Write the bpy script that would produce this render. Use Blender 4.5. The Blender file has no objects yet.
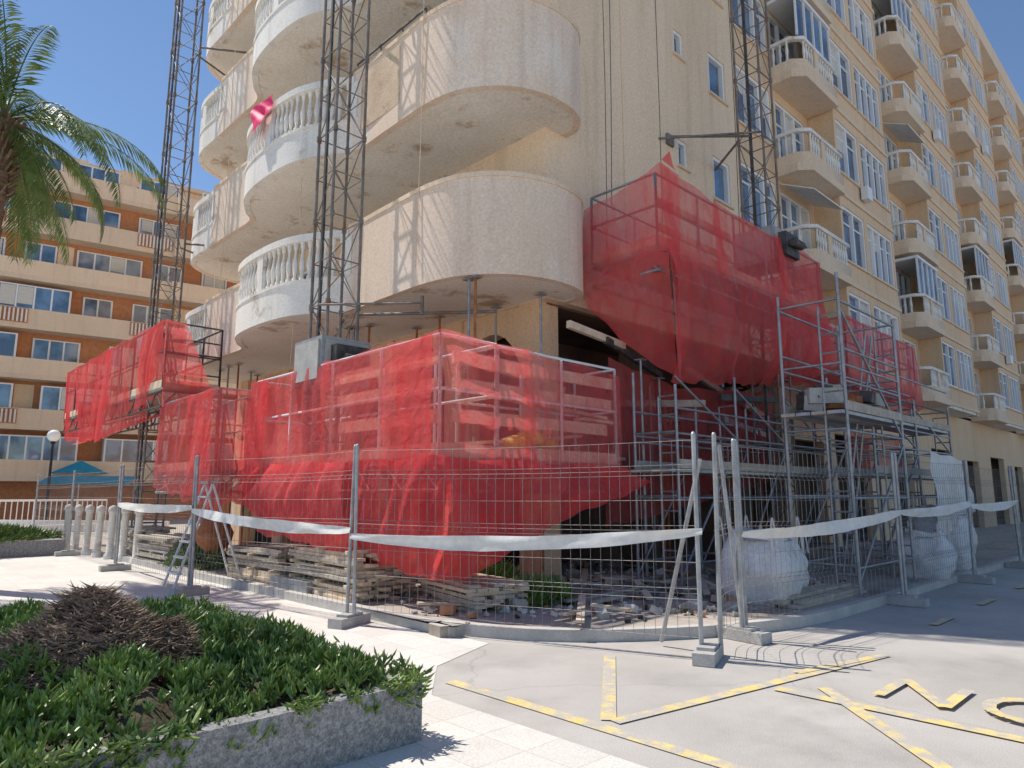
import bpy, math, random
import numpy as np
from mathutils import Vector, noise, Matrix
random.seed(7); np.random.seed(7)
R=random.Random(11)
OX,OY=0.6,11.5
DR=(.719,.695); DL=(-.695,.719)
def W(p): return (OX+DR[0]*p[0]+DL[0]*p[1], OY+DR[1]*p[0]+DL[1]*p[1], p[2])
def L(x,y,z=0):
    rx,ry=x-OX,y-OY
    return (rx*DR[0]+ry*DR[1], rx*DL[0]+ry*DL[1], z)

# ------------------------------------------------------------ materials
def newmat(name):
    m=bpy.data.materials.new(name); m.use_nodes=True
    nt=m.node_tree; nt.nodes.clear()
    out=nt.nodes.new('ShaderNodeOutputMaterial'); 
    return m,nt,out
def pmat(name,c1,c2,scale=2.0,rough=.8,bump=.15,bscale=40,stretch=(1,1,1),lo=.35,hi=.65,metal=0,fine=.12,c3=None,c3lo=.62,c3hi=.66,c3scale=1.2,tile=None,spec=.3,crack=0,streak=None,transl=0):
    m,nt,out=newmat(name); N=nt.nodes; K=nt.links
    b=N.new('ShaderNodeBsdfPrincipled')
    b.inputs['Roughness'].default_value=rough; b.inputs['Metallic'].default_value=metal
    b.inputs['Specular IOR Level'].default_value=spec
    tc=N.new('ShaderNodeTexCoord'); mp=N.new('ShaderNodeMapping'); mp.inputs['Scale'].default_value=stretch
    K.new(tc.outputs['Object'],mp.inputs[0])
    n=N.new('ShaderNodeTexNoise'); n.inputs['Scale'].default_value=scale; n.inputs['Detail'].default_value=8; n.inputs['Roughness'].default_value=.6
    K.new(mp.outputs[0],n.inputs[0])
    r=N.new('ShaderNodeValToRGB'); r.color_ramp.elements[0].position=lo; r.color_ramp.elements[1].position=hi
    r.color_ramp.elements[0].color=(*c1,1); r.color_ramp.elements[1].color=(*c2,1); K.new(n.outputs[0],r.inputs[0])
    col=r.outputs[0]
    def mul(col,src):
        mx=N.new('ShaderNodeMixRGB'); mx.blend_type='MULTIPLY'; mx.inputs[0].default_value=1; K.new(col,mx.inputs[1]); K.new(src,mx.inputs[2]); return mx.outputs[0]
    if c3:
        n3=N.new('ShaderNodeTexNoise'); n3.inputs['Scale'].default_value=c3scale; n3.inputs['Detail'].default_value=9; n3.inputs['Roughness'].default_value=.65
        K.new(mp.outputs[0],n3.inputs[0])
        r3=N.new('ShaderNodeMapRange'); r3.inputs[1].default_value=c3lo; r3.inputs[2].default_value=c3hi; K.new(n3.outputs[0],r3.inputs[0])
        mx=N.new('ShaderNodeMixRGB'); K.new(r3.outputs[0],mx.inputs[0]); K.new(col,mx.inputs[1]); mx.inputs[2].default_value=(*c3,1); col=mx.outputs[0]
    if streak:
        mp3=N.new('ShaderNodeMapping'); mp3.inputs['Scale'].default_value=(3,3,.22); K.new(tc.outputs['Object'],mp3.inputs[0])
        ns=N.new('ShaderNodeTexNoise'); ns.inputs['Scale'].default_value=1.4; ns.inputs['Detail'].default_value=7; K.new(mp3.outputs[0],ns.inputs[0])
        ms=N.new('ShaderNodeMapRange'); ms.inputs[1].default_value=.52; ms.inputs[2].default_value=.75; ms.inputs[3].default_value=1; ms.inputs[4].default_value=1-streak; K.new(ns.outputs[0],ms.inputs[0]); col=mul(col,ms.outputs[0])
    if tile:
        mp2=N.new('ShaderNodeMapping'); mp2.inputs['Rotation'].default_value=(0,0,math.radians(-44)); K.new(tc.outputs['Object'],mp2.inputs[0])
        br=N.new('ShaderNodeTexBrick'); br.offset=tile[2]; br.inputs['Scale'].default_value=1; br.inputs['Brick Width'].default_value=tile[0]; br.inputs['Row Height'].default_value=tile[1]
        br.inputs['Mortar Size'].default_value=.005; br.inputs['Color1'].default_value=(1,1,1,1); br.inputs['Color2'].default_value=(.90,.90,.89,1); br.inputs['Mortar'].default_value=(.78,.76,.73,1)
        K.new(mp2.outputs[0],br.inputs[0]); col=mul(col,br.outputs[0])
    if crack:
        nw=N.new('ShaderNodeTexNoise'); nw.inputs['Scale'].default_value=2; nw.inputs['Detail'].default_value=5; K.new(tc.outputs['Object'],nw.inputs[0])
        av=N.new('ShaderNodeMixRGB'); av.blend_type='ADD'; av.inputs[0].default_value=.6; K.new(tc.outputs['Object'],av.inputs[1]); K.new(nw.outputs[1],av.inputs[2])
        vo=N.new('ShaderNodeTexVoronoi'); vo.feature='DISTANCE_TO_EDGE'; vo.inputs['Scale'].default_value=crack; K.new(av.outputs[0],vo.inputs[0])
        mr=N.new('ShaderNodeMapRange'); mr.inputs[1].default_value=0; mr.inputs[2].default_value=.005; mr.inputs[3].default_value=.82; mr.inputs[4].default_value=1; K.new(vo.outputs[0],mr.inputs[0]); col=mul(col,mr.outputs[0])
    nb=N.new('ShaderNodeTexNoise'); nb.inputs['Scale'].default_value=bscale; nb.inputs['Detail'].default_value=6
    K.new(tc.outputs['Object'],nb.inputs[0])
    if fine>0:
        mr=N.new('ShaderNodeMapRange'); mr.inputs[1].default_value=.3; mr.inputs[2].default_value=.7; mr.inputs[3].default_value=1-fine; mr.inputs[4].default_value=1+fine
        K.new(nb.outputs[0],mr.inputs[0]); col=mul(col,mr.outputs[0])
    K.new(col,b.inputs['Base Color'])
    if bump>0:
        bp=N.new('ShaderNodeBump'); bp.inputs['Strength'].default_value=bump; bp.inputs['Distance'].default_value=.02; K.new(nb.outputs[0],bp.inputs['Height']); K.new(bp.outputs[0],b.inputs['Normal'])
    if transl:
        tr=N.new('ShaderNodeBsdfTranslucent'); K.new(col,tr.inputs[0]); ms=N.new('ShaderNodeMixShader'); ms.inputs[0].default_value=transl
        K.new(b.outputs[0],ms.inputs[1]); K.new(tr.outputs[0],ms.inputs[2]); K.new(ms.outputs[0],out.inputs[0])
    else: K.new(b.outputs[0],out.inputs[0])
    return m
def netmat(name,col,tr):
    m,nt,out=newmat(name); N=nt.nodes; K=nt.links
    tc=N.new('ShaderNodeTexCoord')
    n=N.new('ShaderNodeTexNoise'); n.inputs['Scale'].default_value=1.3; n.inputs['Detail'].default_value=4; n.inputs['Distortion'].default_value=1.0; K.new(tc.outputs['Object'],n.inputs[0])
    mp=N.new('ShaderNodeMapping'); mp.inputs['Scale'].default_value=(4,4,.9); K.new(tc.outputs['Object'],mp.inputs[0])
    n2=N.new('ShaderNodeTexNoise'); n2.inputs['Scale'].default_value=1.3; n2.inputs['Detail'].default_value=3; n2.inputs['Distortion'].default_value=.8; K.new(mp.outputs[0],n2.inputs[0])
    av=N.new('ShaderNodeMath'); av.operation='ADD'; K.new(n.outputs[0],av.inputs[0]); K.new(n2.outputs[0],av.inputs[1])
    mr=N.new('ShaderNodeMapRange'); mr.inputs[1].default_value=.75; mr.inputs[2].default_value=1.25; mr.inputs[3].default_value=max(0,tr-.13); mr.inputs[4].default_value=tr+.13; K.new(av.outputs[0],mr.inputs[0])
    r=N.new('ShaderNodeValToRGB'); r.color_ramp.elements[0].position=.3; r.color_ramp.elements[1].position=.7
    r.color_ramp.elements[0].color=(col[0]*.95,col[1]*.8,col[2]*.8,1); r.color_ramp.elements[1].color=(min(1,col[0]*1.03),col[1]*1.35,col[2]*1.35,1)  # lighter and darker streaks paint the light and shade of folds
    K.new(n2.outputs[0],r.inputs[0])
    d=N.new('ShaderNodeBsdfDiffuse'); t=N.new('ShaderNodeBsdfTranslucent'); K.new(r.outputs[0],d.inputs[0]); K.new(r.outputs[0],t.inputs[0])
    m1=N.new('ShaderNodeMixShader'); m1.inputs[0].default_value=.5; K.new(d.outputs[0],m1.inputs[1]); K.new(t.outputs[0],m1.inputs[2])
    tp=N.new('ShaderNodeBsdfTransparent'); m2=N.new('ShaderNodeMixShader'); K.new(mr.outputs[0],m2.inputs[0]); K.new(m1.outputs[0],m2.inputs[1]); K.new(tp.outputs[0],m2.inputs[2])
    nb=N.new('ShaderNodeTexNoise'); nb.inputs['Scale'].default_value=4; nb.inputs['Detail'].default_value=2; nb.inputs['Distortion'].default_value=1.5; K.new(tc.outputs['Object'],nb.inputs[0])
    bp=N.new('ShaderNodeBump'); bp.inputs['Strength'].default_value=.4; bp.inputs['Distance'].default_value=.08; K.new(nb.outputs[0],bp.inputs['Height']); K.new(bp.outputs[0],d.inputs['Normal']); K.new(bp.outputs[0],t.inputs['Normal'])
    K.new(m2.outputs[0],out.inputs[0]); return m

M={}
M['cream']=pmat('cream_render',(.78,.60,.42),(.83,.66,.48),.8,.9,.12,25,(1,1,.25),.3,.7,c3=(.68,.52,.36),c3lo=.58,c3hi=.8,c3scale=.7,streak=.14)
M['balc']=pmat('balcony_render',(.72,.565,.43),(.80,.65,.52),.8,.85,.12,25,(1,1,.5),.3,.7,c3=(.80,.71,.61),c3lo=.50,c3hi=.66,c3scale=.6,streak=.16)
M['patch']=pmat('repair_mortar',(.56,.42,.29),(.66,.52,.37),2.5,.9,.3,30,c3=(.45,.34,.23),c3lo=.55,c3hi=.65,c3scale=3)
M['white']=pmat('weathered_white_plaster',(.78,.74,.67),(.82,.79,.73),1.5,.85,.15,30,c3=(.57,.48,.38),c3lo=.58,c3hi=.68,c3scale=1.3,streak=.2)
M['soffit']=pmat('soffit_plaster',(.76,.69,.60),(.82,.77,.69),.9,.9,.15,22,c3=(.50,.37,.26),c3lo=.57,c3hi=.66,c3scale=1.1)
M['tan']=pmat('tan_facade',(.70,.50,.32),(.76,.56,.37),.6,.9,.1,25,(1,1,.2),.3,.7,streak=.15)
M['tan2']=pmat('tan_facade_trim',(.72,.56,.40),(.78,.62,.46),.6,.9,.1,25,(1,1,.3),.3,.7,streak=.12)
M['brick']=pmat('orange_brick',(.44,.19,.09),(.54,.25,.13),5,.9,.1,30)
M['frame']=pmat('white_window_frame',(.78,.78,.77),(.82,.82,.81),2,.5,0,10,fine=.03)
M['blind']=pmat('window_blind',(.55,.53,.48),(.66,.64,.58),2,.7,.1,20,(1,1,30))
def glass():
    m,nt,out=newmat('window_glass'); N=nt.nodes;K=nt.links
    b=N.new('ShaderNodeBsdfPrincipled'); K.new(b.outputs[0],out.inputs[0])
    tc=N.new('ShaderNodeTexCoord'); n=N.new('ShaderNodeTexNoise'); n.inputs['Scale'].default_value=.9; n.inputs['Detail'].default_value=4; K.new(tc.outputs['Object'],n.inputs[0])
    r=N.new('ShaderNodeValToRGB'); r.color_ramp.elements[0].position=.4;r.color_ramp.elements[1].position=.6
    r.color_ramp.elements[0].color=(.02,.05,.10,1); r.color_ramp.elements[1].color=(.11,.21,.35,1); K.new(n.outputs[0],r.inputs[0]); K.new(r.outputs[0],b.inputs['Base Color'])
    b.inputs['Roughness'].default_value=.05; b.inputs['IOR'].default_value=2.1
    bp=N.new('ShaderNodeBump'); bp.inputs['Strength'].default_value=.08; K.new(n.outputs[0],bp.inputs['Height']); K.new(bp.outputs[0],b.inputs['Normal'])
    return m
M['glass']=glass()
M['dark']=pmat('painted_dark_interior',(.02,.018,.016),(.04,.035,.03),1,.9,0,10)  # near-black base colour stands in for the shade of unlit depth
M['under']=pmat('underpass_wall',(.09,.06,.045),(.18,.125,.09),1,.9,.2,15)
M['steel']=pmat('galvanised_steel',(.28,.29,.30),(.43,.44,.45),6,.5,.1,60,metal=.6)
M['mast']=pmat('mast_steel',(.15,.135,.12),(.28,.25,.23),4,.6,.1,60,metal=.3,c3=(.25,.12,.06),c3lo=.55,c3hi=.65,c3scale=5)
M['darksteel']=pmat('dark_steel',(.05,.05,.055),(.12,.11,.10),6,.6,.1,60,metal=.3)
M['fence']=pmat('fence_zinc',(.30,.31,.32),(.46,.47,.47),6,.5,0,60,metal=.4)
M['wire']=pmat('fence_wire',(.22,.21,.20),(.34,.33,.32),6,.6,0,60,metal=.3)
M['wood']=pmat('raw_timber',(.60,.47,.33),(.78,.65,.49),5,.8,.2,60,(1,1,1))
M['greywood']=pmat('weathered_timber',(.38,.33,.27),(.56,.50,.42),5,.85,.2,60)
M['net']=netmat('red_safety_net',(.97,.17,.17),.37)
M['net2']=netmat('red_safety_net_double',(.95,.12,.125),.20)
M['net3']=netmat('red_safety_net_thin',(.97,.19,.19),.50)
M['road']=pmat('sun_bleached_road',(.42,.395,.365),(.52,.495,.46),.6,.9,.35,120,c3=(.33,.31,.285),c3lo=.50,c3hi=.75,c3scale=.7,fine=.2,crack=.28)
M['plaza']=pmat('plaza_tiles',(.66,.63,.58),(.75,.72,.67),.8,.85,.2,60,tile=(.4,.4,0),c3=(.54,.50,.45),c3lo=.52,c3hi=.75,c3scale=.8)
M['walk']=pmat('pavement_slabs',(.42,.37,.32),(.56,.51,.45),1.2,.9,.3,50,tile=(.3,.3,0),c3=(.27,.22,.17),c3lo=.48,c3hi=.66,crack=.8)
M['kerb']=pmat('kerb_concrete',(.46,.44,.41),(.58,.56,.52),3,.9,.3,60)
M['planter']=pmat('granite_planter',(.20,.20,.20),(.34,.34,.335),30,.85,.6,90,lo=.4,hi=.6,fine=.35)
M['soil']=pmat('soil',(.05,.04,.025),(.11,.09,.055),6,.95,.6,40)
M['yellow']=pmat('worn_yellow_paint',(.74,.55,.16),(.78,.62,.26),3,.85,.2,90,c3=(.47,.445,.40),c3lo=.40,c3hi=.56,c3scale=5.5)
M['leaf']=pmat('succulent_leaf',(.085,.155,.04),(.27,.38,.09),2.6,.38,0,50,fine=.4,spec=.5,c3=(.40,.42,.17),c3lo=.57,c3hi=.72,c3scale=3,transl=.15)
M['dry']=pmat('dry_stems',(.13,.09,.07),(.33,.25,.19),9,.9,.2,60,fine=.3)
M['palm']=pmat('palm_frond',(.07,.12,.03),(.20,.27,.08),3,.45,0,50,fine=.3,transl=.2)
M['bark']=pmat('palm_bark',(.14,.09,.06),(.30,.21,.14),6,.95,.8,30,(1,1,4))
M['bag']=pmat('woven_white_bag',(.66,.66,.66),(.80,.80,.79),4,.7,.5,30,c3=(.48,.45,.40),c3lo=.55,c3hi=.68,c3scale=3)
M['cloth']=pmat('white_banner_cloth',(.68,.66,.61),(.78,.76,.72),3,.85,.2,12,fine=.05)
M['concrete']=pmat('concrete_block',(.38,.37,.35),(.50,.48,.45),5,.9,.4,60)
M['pink']=pmat('pink_tarpaulin',(.75,.02,.12),(.85,.04,.18),3,.6,.2,10)
M['blue']=pmat('blue_canvas',(.02,.28,.42),(.04,.36,.50),3,.7,.1,20)
M['yel']=pmat('yellow_sack',(.80,.50,.08),(.85,.60,.2),6,.6,.3,20)
M['black']=pmat('black_rubber',(.015,.015,.015),(.03,.03,.03),6,.7,.1,20)
M['car']=pmat('dark_car_paint',(.03,.035,.05),(.04,.045,.06),2,.2,0,20,fine=.01,spec=.6)
M['car2']=pmat('white_car_paint',(.72,.73,.74),(.76,.77,.78),2,.25,0,20,fine=.01,spec=.6)
M['globe']=pmat('lamp_globe',(.78,.78,.76),(.82,.82,.80),2,.3,0,20,fine=.01)
M['rust']=pmat('rusty_prop',(.30,.10,.04),(.42,.18,.08),8,.8,.3,50)

# ------------------------------------------------------------ mesh builder
def offset(pl,d):
    out=[]
    n=len(pl)
    for i in range(n):
        p=pl[max(0,i-1)];q=pl[min(n-1,i+1)]
        dx,dy=q[0]-p[0],q[1]-p[1];l=math.hypot(dx,dy) or 1
        out.append((pl[i][0]+dy/l*d,pl[i][1]-dx/l*d))
    return out
class MB:
    def __init__(s): s.v=[];s.f=[];s.m=[];s.s=[];s.ms=[]
    def mi(s,k):
        if k not in s.ms: s.ms.append(k)
        return s.ms.index(k)
    def add(s,vs,fs,k,smooth=False):
        o=len(s.v); s.v.extend(vs); i=s.mi(k)
        for f in fs: s.f.append([o+q for q in f]); s.m.append(i); s.s.append(smooth)
    def box(s,a0,a1,b0,b1,z0,z1,k):
        a0,a1=min(a0,a1),max(a0,a1); b0,b1=min(b0,b1),max(b0,b1)
        s.add([(a0,b0,z0),(a1,b0,z0),(a1,b1,z0),(a0,b1,z0),(a0,b0,z1),(a1,b0,z1),(a1,b1,z1),(a0,b1,z1)],
              [(0,3,2,1),(4,5,6,7),(0,1,5,4),(1,2,6,5),(2,3,7,6),(3,0,4,7)],k)
    def obox(s,c,sz,rz,k,rx=0,ry=0):
        m=Matrix.Rotation(rz,3,'Z')@Matrix.Rotation(ry,3,'Y')@Matrix.Rotation(rx,3,'X')
        vs=[]
        for z in(-.5,.5):
            for (x,y) in ((-.5,-.5),(.5,-.5),(.5,.5),(-.5,.5)):
                p=m@Vector((x*sz[0],y*sz[1],z*sz[2])); vs.append((c[0]+p.x,c[1]+p.y,c[2]+p.z))
        s.add(vs,[(0,3,2,1),(4,5,6,7),(0,1,5,4),(1,2,6,5),(2,3,7,6),(3,0,4,7)],k)
    def tube(s,p,q,r,k,n=5,r2=None):
        p=Vector(p);q=Vector(q);d=q-p
        if d.length<1e-6:return
        d.normalize(); u=d.cross(Vector((0,0,1)))
        if u.length<.05:u=d.cross(Vector((1,0,0)))
        u.normalize();w=d.cross(u);r2=r if r2 is None else r2
        vs=[];
        for c,rr in((p,r),(q,r2)):
            for i in range(n):
                t=2*math.pi*i/n; x=c+u*math.cos(t)*rr+w*math.sin(t)*rr; vs.append(tuple(x))
        fs=[(i,(i+1)%n,n+(i+1)%n,n+i) for i in range(n)]
        s.add(vs,fs,k,n>=5)
        if n>3: s.add(vs,[tuple(range(n))[::-1],tuple(range(n,2*n))],k)
    def path(s,pts,r,k,n=5):
        for i in range(len(pts)-1): s.tube(pts[i],pts[i+1],r,k,n)
    def prism(s,ol,z0,z1,k,kb=None):
        n=len(ol); t=[(p[0],p[1],z1) for p in ol]; b=[(p[0],p[1],z0) for p in ol]
        s.add(t,[tuple(range(n))],k); s.add(b,[tuple(range(n))[::-1]],kb or k)
        s.add(b+t,[(i,(i+1)%n,n+(i+1)%n,n+i) for i in range(n)],k)
    def ribbon(s,pl,z0,z1,th,k,off=0):
        o=offset(pl,off); i2=offset(pl,off+th); n=len(pl)
        def strip(A,za,B,zb,sm):
            s.add([(p[0],p[1],za) for p in A]+[(p[0],p[1],zb) for p in B],[(j,j+1,n+j+1,n+j) for j in range(n-1)],k,sm)
        strip(o,z0,o,z1,True);strip(o,z1,i2,z1,False);strip(i2,z1,i2,z0,True);strip(i2,z0,o,z0,False)
        for e in(0,n-1):
            s.add([(o[e][0],o[e][1],z0),(o[e][0],o[e][1],z1),(i2[e][0],i2[e][1],z1),(i2[e][0],i2[e][1],z0)],[(0,1,2,3)],k)
    def grid(s,P,k,smooth=True):
        nu=len(P);nv=len(P[0]); vs=[p for row in P for p in row]
        s.add(vs,[(i*nv+j,(i+1)*nv+j,(i+1)*nv+j+1,i*nv+j+1) for i in range(nu-1) for j in range(nv-1)],k,smooth)
    def lathe(s,c,prof,k,n=8):
        vs=[];
        for (r,z) in prof:
            for i in range(n):
                t=2*math.pi*i/n; vs.append((c[0]+r*math.cos(t),c[1]+r*math.sin(t),c[2]+z))
        m=len(prof)
        s.add(vs,[(a*n+i,a*n+(i+1)%n,(a+1)*n+(i+1)%n,(a+1)*n+i) for a in range(m-1) for i in range(n)],k,True)
    def obj(s,name,parent=None,local=True):
        me=bpy.data.meshes.new(name)
        me.from_pydata([W(p) for p in s.v] if local else s.v,[],s.f)
        for k in s.ms: me.materials.append(M[k])
        me.polygons.foreach_set('material_index',s.m); me.polygons.foreach_set('use_smooth',s.s); me.update()
        o=bpy.data.objects.new(name,me); bpy.context.scene.collection.objects.link(o)
        if parent:o.parent=parent
        return o
def group(name):
    e=bpy.data.objects.new(name,None); bpy.context.scene.collection.objects.link(e); return e
def catmull(P,n=8):
    out=[]
    for i in range(len(P)-1):
        p0=P[max(0,i-1)];p1=P[i];p2=P[i+1];p3=P[min(len(P)-1,i+2)]
        for j in range(n):
            t=j/n
            out.append(tuple(.5*((2*p1[c])+(-p0[c]+p2[c])*t+(2*p0[c]-5*p1[c]+4*p2[c]-p3[c])*t*t+(-p0[c]+3*p1[c]-3*p2[c]+p3[c])*t**3) for c in range(len(p1))))
    out.append(tuple(P[-1])); return out

# ------------------------------------------------------------ ground
g=MB(); g.add([(-600,-600,0),(600,-600,0),(600,600,0),(-600,600,0)],[(0,1,2,3)],'road'); g.obj('ground',None,False)
p=MB(); ol=[(-60,-40),(-4.9,-40),(-4.9,-3.3),(-4.3,-2.6),(-3.3,-2.2),(-3.3,60),(-60,60)]
p.add([(a,b,.004) for a,b in ol],[tuple(range(len(ol)))],'plaza'); p.obj('plaza_pavement')
side=[(70,-4.2),(2.2,-4.2),(.4,-4.15),(-.9,-3.85),(-2.1,-3.2),(-2.9,-2.4),(-3.3,-1.4),(-3.42,-.4),(-3.42,14),(-3.42,30)]
cs=catmull(side[1:9],5)
so=[(70,-4.2)]+cs+[(-3.42,30)]
s=MB(); ins=[(x,y) for x,y in offset(so,.13)]
pl=ins+[(70,30)]
s.prism(pl,-.05,.118,'walk'); s.obj('sidewalk')
k=MB(); k.ribbon(so,-.05,.125,.128,'kerb'); k.obj('kerb')
mk=MB(); zc=[.006]
def line(p,q,w,k='yellow',b=mk):
    zc[0]+=.0012; dx,dy=q[0]-p[0],q[1]-p[1];l=math.hypot(dx,dy);nx,ny=-dy/l*w/2,dx/l*w/2
    b.add([(p[0]+nx,p[1]+ny,zc[0]),(p[0]-nx,p[1]-ny,zc[0]),(q[0]-nx,q[1]-ny,zc[0]),(q[0]+nx,q[1]+ny,zc[0])],[(0,1,2,3)],k)
line((-4.55,-3.1),(-4.55,-11),.12); line((-2.85,-3.45),(-4.4,-4.65),.11); line((-4.4,-4.7),(-.9,-5.3),.11)
line((-2.8,-5.1),(-2.85,-12),.12); line((-2.5,-5.35),(-3.9,-6.7),.11); line((-.9,-5.3),(-2.2,-5.0),.09)
for a in (1.2,3.4,5.9,8.6,11.5,15,19): line((a,-5.15),(a+.75,-5.15),.1)
line((-2.45,-5.75),(-1.8,-5.75),.09); line((-1.8,-5.75),(-2.45,-6.2),.09); line((-2.45,-6.2),(-1.8,-6.2),.09)
op=[(-2.12+.33*math.cos(t),-6.68+.27*math.sin(t)) for t in [2*math.pi*i/16 for i in range(17)]]
for i in range(16): line(op[i],op[i+1],.09)
mk.obj('road_markings')

# ------------------------------------------------------------ main building
bld=group('apartment_building')
def b2(mb,side,u0,u1,d0,d1,z0,z1,k):
    if side=='R': mb.box(u0,u1,-d0,-d1,z0,z1,k)
    else: mb.box(-d0,-d1,u0,u1,z0,z1,k)
def window(mb,side,u0,u1,z0,z1,d,panes,dark=False):
    f='frame' if not dark else 'darksteel'
    b2(mb,side,u0,u1,d-.16,d-.14,z0,z1,'glass')
    w=.08
    b2(mb,side,u0,u1,d-.137,d-.03,z0,z0+w,f); b2(mb,side,u0,u1,d-.137,d-.03,z1-w,z1,f)
    if z1-z0>1.5 and panes>1: b2(mb,side,u0+w,u1-w,d-.137,d-.10,z0+(z1-z0)*.72,z0+(z1-z0)*.72+.05,f)
    for i in range(panes+1):
        c=u0+(u1-u0)*i/panes; c=min(max(c,u0+w/2),u1-w/2)
        b2(mb,side,c-w/2,c+w/2,d-.137,d-.028,z0+w,z1-w,f)
    for i in range(panes):
        if panes>1 and R.random()<.22:
            e=(u1-u0)/panes; hh=R.uniform(.2,.95)
            b2(mb,side,u0+e*i+.045,u0+e*(i+1)-.045,d-.139,d-.125,z1-w-(z1-z0-2*w)*hh,z1-w-.004,'blind')
def panel(mb,side,u0,u1,d,z0,z1,ops,k):
    ops=sorted(ops); cur=u0; T=.22
    for (a,b,s0,s1,pn) in ops:
        if a>cur: b2(mb,side,cur,a,d-T,d,z0,z1,k)
        if s0>z0: b2(mb,side,a,b,d-T,d,z0,s0,k)
        if s1<z1: b2(mb,side,a,b,d-T,d,s1,z1,k)
        if pn>0:
            window(mb,side,a,b,s0,s1,d,pn)
            b2(mb,side,a-.05,b+.05,d+.002,d+.06,s0-.06,s0-.002,'tan2')
        cur=b
    if cur<u1: b2(mb,side,cur,u1,d-T,d,z0,z1,k)
light_block=MB(); light_block.box(.32,80,.32,12.7,4.95,27,'dark'); light_block.obj('light_block',bld)  # unseen dark box added behind the walls to block light
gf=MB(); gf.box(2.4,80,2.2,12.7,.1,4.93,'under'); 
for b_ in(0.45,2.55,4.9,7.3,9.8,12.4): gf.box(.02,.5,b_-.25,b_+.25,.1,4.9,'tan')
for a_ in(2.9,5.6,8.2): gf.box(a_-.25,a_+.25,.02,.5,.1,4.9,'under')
def arch(mb,c,w,zs,zt,d0,d1,k):
    n=12; pts=[(c-w/2*math.cos(math.pi*i/n),zs+(w/2)*1.25*math.sin(math.pi*i/n)) for i in range(n+1)]
    for dd in(d0,d1):
        for i in range(n):
            q=[(dd,pts[i][0],pts[i][1]),(dd,pts[i+1][0],pts[i+1][1]),(dd,pts[i+1][0],zt),(dd,pts[i][0],zt)]
            mb.add(q,[(0,1,2,3)],k)
    for i in range(n): mb.add([(d0,*pts[i]),(d0,*pts[i+1]),(d1,*pts[i+1]),(d1,*pts[i])],[(0,1,2,3)],k)
for c,w in((1.5,1.6),(3.72,1.85),(6.1,1.9),(8.55,2.0),(11.1,2.1)): arch(gf,c,w,3.5,4.9,.06,.4,'tan')
gf.box(.52,.6,.3,12.3,.12,4.85,'dark')  # near-black sheet added behind the arches, shade of the openings as colour
gf.obj('ground_floor',bld)
wl=MB()
for kx in range(8):
    z0=4.8+2.75*kx; z1=z0+2.75
    if kx==0:z0=4.9
    wins=[(4.35,4.75,z0+1.3,z0+1.95,1)]
    wins.append((5.9,6.7,z0+1.0,z0+2.1,1))
    panel(wl,'R',0,7.2,0,z0,z1,wins,'cream')
panel(wl,'R',0,7.2,0,26.8,27.9,[],'cream')
for kx in range(7):
    z0=4.9+3.15*kx; z1=z0+3.15
    panel(wl,'L',.222,13,0,z0,min(z1,27.9),[(1.0,2.8,z0+.35,z0+2.6,2),(4.2,6.6,z0+.35,z0+2.6,3),(8.6,10.6,z0+.35,z0+2.6,2)],'cream')
wl.box(.0,.22,.222,13,26.95,27.9,'cream')
for a_ in(2.3,7.17): wl.box(a_,a_+.025,-.008,0,4.9,27.9,'tan')
wl.box(0.2,2.4,.2,2.2,4.86,4.93,'under'); wl.box(.225,12,2.2,12.9,4.86,4.93,'under'); wl.box(2.4,80,.225,2.2,4.86,4.93,'under')
wl.box(.05,80,12.7,13,0,27.9,'cream')
wl.obj('corner_walls',bld)
md=MB(); bal=MB()
nm=8
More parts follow.
